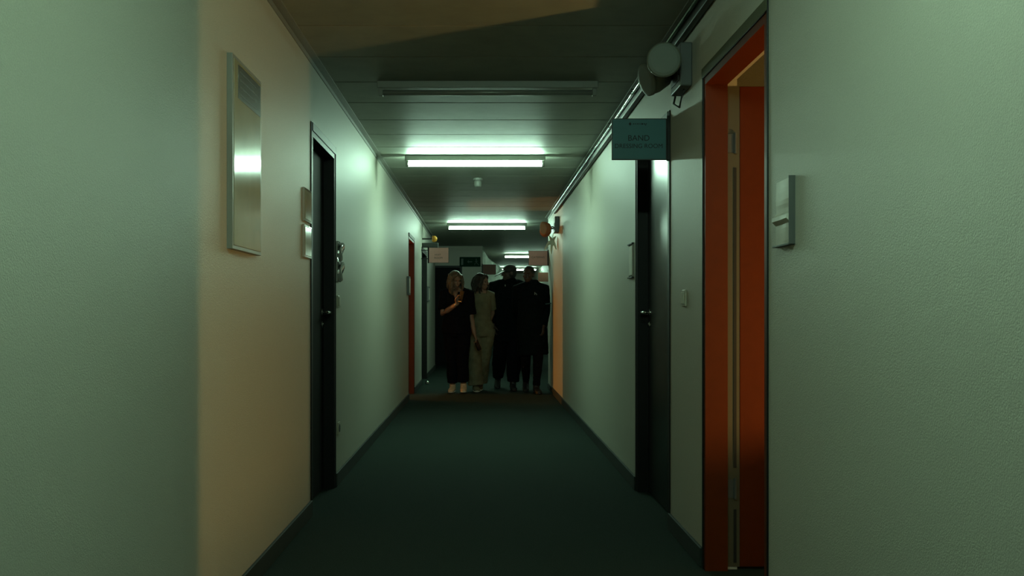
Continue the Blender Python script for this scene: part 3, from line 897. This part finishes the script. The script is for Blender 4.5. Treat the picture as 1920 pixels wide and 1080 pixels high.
# --- second woman: dark wavy bob, beige outfit, profile to the men
j = base_joints(1.62, 0.150)
j.update({'head': (0.005, -0.01, 1.485), 'neck': (-0.005, 0, 1.385), 'collar': (0, 0.01, 1.325), 'shL': (0.128, 0.02, 1.31), 'shR': (-0.128, 0.02, 1.31), 'chest': (0, 0, 1.20),
          'elL': (0.150, 0.10, 1.06), 'wrL': (0.08, 0.12, 0.88), 'elR': (-0.17, 0.10, 1.05), 'wrR': (-0.12, 0.12, 0.82),
          'kneeL': (0.03, 0.04, 0.47), 'ankleL': (-0.02, 0.20, 0.13), 'kneeR': (-0.10, -0.07, 0.46), 'ankleR': (-0.075, -0.06, 0.085)})
sp = dict(label='woman with a dark wavy bob and a beige outfit, turned towards the men', loc=(-0.020, 14.28, 0), scale=1.035, j=j, skin=M['skin'],
          head_rot=(1.05, 0.05, 0.0), toeL=(0.0, -0.14, -0.045), toeR=(0.02, -0.14, 0.0), f=0.92,
          handR=((0, 0, -1), (0, 0.4, 0), 1, 0.4), handL=((0, 0, -1), (0, 0.4, 0), 1, 0.4))
w2, J, R, hc, f = person(sp)
b = B()
tube(b, [J['pelvis'] + Vector((0, 0, -0.09)), J['pelvis'] + Vector((0, 0, 0.02)), J['waist'], J['chest'], J['collar'] + Vector((0, 0, -0.03)), J['collar'] + Vector((0, 0.01, 0.03))],
     [(0.150, 0.125), (0.150, 0.120), (0.130, 0.105), (0.142, 0.115), (0.130, 0.085), (0.072, 0.065)], 24)
sleeve(b, J['shL'], J['elL'], J['wrL'], 0.8, 0.068, J['collar']); sleeve(b, J['shR'], J['elR'], J['wrR'], 0.8, 0.068, J['collar'])
fuse('shirt', b, M['beige'], w2, 0.008, 4, 0.018, 0.08)
b = B()
tube(b, [J['waist'] + Vector((0, 0, -0.05)), J['pelvis'], J['pelvis'] + Vector((0, 0, -0.14))], [(0.148, 0.115), (0.168, 0.13), (0.165, 0.13)], 20)
for sd in 'LR':
    tube(b, [J['hip' + sd], J['hip' + sd].lerp(J['knee' + sd], 0.5), J['knee' + sd], J['knee' + sd].lerp(J['ankle' + sd], 0.5), J['ankle' + sd] + Vector((0, 0, 0.005))], [0.105, 0.104, 0.100, 0.102, 0.108], 16)
fuse('trousers', b, M['beige'], w2, 0.008, 4, 0.026, 0.10)
for sd in 'LR': shoe('shoe', w2, J['ankle' + sd], sp['toe' + sd], M['beige'], M['sole'])
wavy_hair(w2, hc, R, M['hair_dark'], 0.215, 23)

# --- first man: bareheaded under a peaked cap, dark coat, wide dark trousers
j = base_joints(1.75, 0.205)
j.update({'head': (0.0, -0.02, 1.605), 'kneeR': (-0.125, -0.03, 0.50), 'ankleR': (-0.150, 0.24, 0.135), 'kneeL': (0.070, -0.16, 0.51), 'ankleL': (0.050, -0.20, 0.085),
          'elR': (-0.255, 0.03, 1.13), 'wrR': (-0.215, -0.10, 0.89), 'elL': (0.22, 0.14, 1.16), 'wrL': (0.10, 0.24, 1.10)})
sp = dict(label='man in a dark cap and long black jacket, brim turned to the women', loc=(0.380, 14.66, 0), scale=1.045, j=j, skin=M['skin2'],
          head_rot=(-1.25, 0.05, 0.0), toeL=(0.01, -0.18, 0.0), toeR=(-0.01, -0.16, -0.05), f=1.12,
          handR=((0.1, -0.15, -1), (0.8, 0.3, 0), 1, 0.5), handL=((-0.8, -0.4, -0.1), (0, 0.8, -0.2), 1, 0.6))
m1, J, R, hc, f = person(sp)
b = B()
tube(b, [J['pelvis'] + Vector((0, 0, -0.30)), J['pelvis'] + Vector((0, 0, -0.1)), J['waist'], J['chest'], J['collar'] + Vector((0, 0, -0.035)), J['collar'] + Vector((0, 0.01, 0.04)), J['collar'] + Vector((0, 0.01, 0.10))],
     [(0.235, 0.175), (0.235, 0.170), (0.225, 0.155), (0.225, 0.155), (0.190, 0.115), (0.115, 0.095), (0.085, 0.080)], 24)
sleeve(b, J['shL'], J['elL'], J['wrL'], 1.95, 0.088, J['collar']); sleeve(b, J['shR'], J['elR'], J['wrR'], 1.95, 0.088, J['collar'])
jk = fuse('jacket', b, M['black_cloth2'], m1, 0.009, 5, 0.020, 0.11)
b = B(); bx(b, -0.006, 0.006, -0.006, 0, -0.012, 0.012, 0.001)
o = obj('pin', b, M['emblem'], jk); o.location = J['chest'] + Vector((-0.055, -0.158, 0.135))
b = B()
tube(b, [J['pelvis'] + Vector((0, 0, 0.05)), J['pelvis'] + Vector((0, 0, -0.15))], [(0.18, 0.135), (0.18, 0.135)], 20)
for sd in 'LR':
    tube(b, [J['hip' + sd], J['hip' + sd].lerp(J['knee' + sd], 0.5), J['knee' + sd], J['knee' + sd].lerp(J['ankle' + sd], 0.45), J['knee' + sd].lerp(J['ankle' + sd], 0.92)], [0.112, 0.108, 0.100, 0.100, 0.078], 16)
fuse('trousers', b, M['black_cloth'], m1, 0.008, 4, 0.022, 0.10)
for sd in 'LR': shoe('shoe', m1, J['ankle' + sd], sp['toe' + sd], M['black_shoe'], M['black_shoe'], 0.05)
b = B()
ball(b, hc + R @ Vector((0, 0.014, 0.046)), (0.084, 0.100, 0.078), R)
tube(b, [hc + R @ Vector((0, -0.06, 0.035)), hc + R @ Vector((0, -0.13, 0.005)), hc + R @ Vector((0, -0.205, -0.030))], [(0.060, 0.012), (0.056, 0.008), (0.034, 0.006)], 12, ref=(0, 0, 1))
fuse('cap', b, M['hair_black'], m1, 0.006, 2)
b = B(); ball(b, hc + R @ Vector((0, 0.030, -0.005)), (0.077, 0.080, 0.075), R); fuse('hair', b, M['hair_black'], m1, 0.006, 1)

# --- second man: short hair, long dark coat to the knee, boots
j = base_joints(1.745, 0.20)
j.update({'head': (-0.045, -0.02, 1.61), 'neck': (-0.03, 0, 1.50), 'kneeR': (-0.085, -0.05, 0.49), 'ankleR': (-0.070, 0.20, 0.125), 'kneeL': (0.080, -0.14, 0.49), 'ankleL': (0.055, -0.15, 0.085),
          'elL': (0.195, 0.04, 1.13), 'wrL': (0.155, -0.12, 0.90), 'elR': (-0.20, 0.14, 1.15), 'wrR': (-0.06, 0.24, 1.05), 'shL': (0.175, 0.01, 1.42), 'shR': (-0.19, 0.01, 1.42)})
sp = dict(label='man in a long dark coat with a small white chest emblem, walking by the wall', loc=(0.680, 14.06, 0), scale=1.015, j=j, skin=M['skin2'],
          head_rot=(-0.45, 0.05, 0.0), toeL=(0.03, -0.18, 0.0), toeR=(-0.01, -0.16, -0.04), f=1.08,
          handR=((0.9, -0.2, -0.1), (0, 0.8, -0.2), 1, 0.6), handL=((-0.1, -0.2, -1), (-0.8, 0.3, 0), 1, 0.5))
m2, J, R, hc, f = person(sp)
b = B()
tube(b, [Vector((0.02, 0, 0.52)), Vector((0.01, 0, 0.72)), J['pelvis'], J['waist'], J['chest'], J['collar'] + Vector((0, 0, -0.035)), J['collar'] + Vector((0, 0.01, 0.04)), J['collar'] + Vector((0, 0.01, 0.10))],
     [(0.220, 0.20), (0.215, 0.19), (0.20, 0.16), (0.19, 0.15), (0.195, 0.15), (0.170, 0.115), (0.115, 0.095), (0.085, 0.080)], 24)
sleeve(b, J['shL'], J['elL'], J['wrL'], 1.95, 0.078, J['collar']); sleeve(b, J['shR'], J['elR'], J['wrR'], 1.95, 0.080, J['collar'])
ct = fuse('coat', b, M['navy_cloth'], m2, 0.009, 5, 0.020, 0.12)
b = B(); bx(b, -0.016, -0.006, -0.004, 0, -0.016, 0.020, 0.001); bx(b, -0.004, 0.012, -0.004, 0, 0.000, 0.006); bx(b, 0.008, 0.018, -0.004, 0, -0.018, -0.004)
o = obj('emblem', b, M['emblem'], ct); o.location = J['chest'] + Vector((0.045, -0.172, 0.055))
b = B(); tube(b, [J['elL'].lerp(J['shL'], 0.28), J['elL'].lerp(J['shL'], 0.33)], 0.083, 18); obj('sleeve_stripe', b, mat('teal_stripe', (0.03, 0.09, 0.09), 0.6), ct)
b = B()
tube(b, [J['pelvis'] + Vector((0, 0, 0.05)), J['pelvis'] + Vector((0, 0, -0.15))], [(0.17, 0.13), (0.17, 0.13)], 20)
for sd in 'LR':
    tube(b, [J['hip' + sd], J['hip' + sd].lerp(J['knee' + sd], 0.5), J['knee' + sd], J['knee' + sd].lerp(J['ankle' + sd], 0.45), J['knee' + sd].lerp(J['ankle' + sd], 0.95)], [0.105, 0.092, 0.070, 0.062, 0.048], 16)
fuse('trousers', b, M['black_cloth'], m2, 0.008, 4, 0.014, 0.10)
for sd in 'LR': shoe('boot', m2, J['ankle' + sd], sp['toe' + sd], M['black_shoe'], M['black_shoe'], 0.16)
b = B(); ball(b, hc + R @ Vector((0, 0.022, 0.036)), (0.080, 0.093, 0.086), R)
fuse('hair', b, M['hair_black'], m2, 0.006, 1)
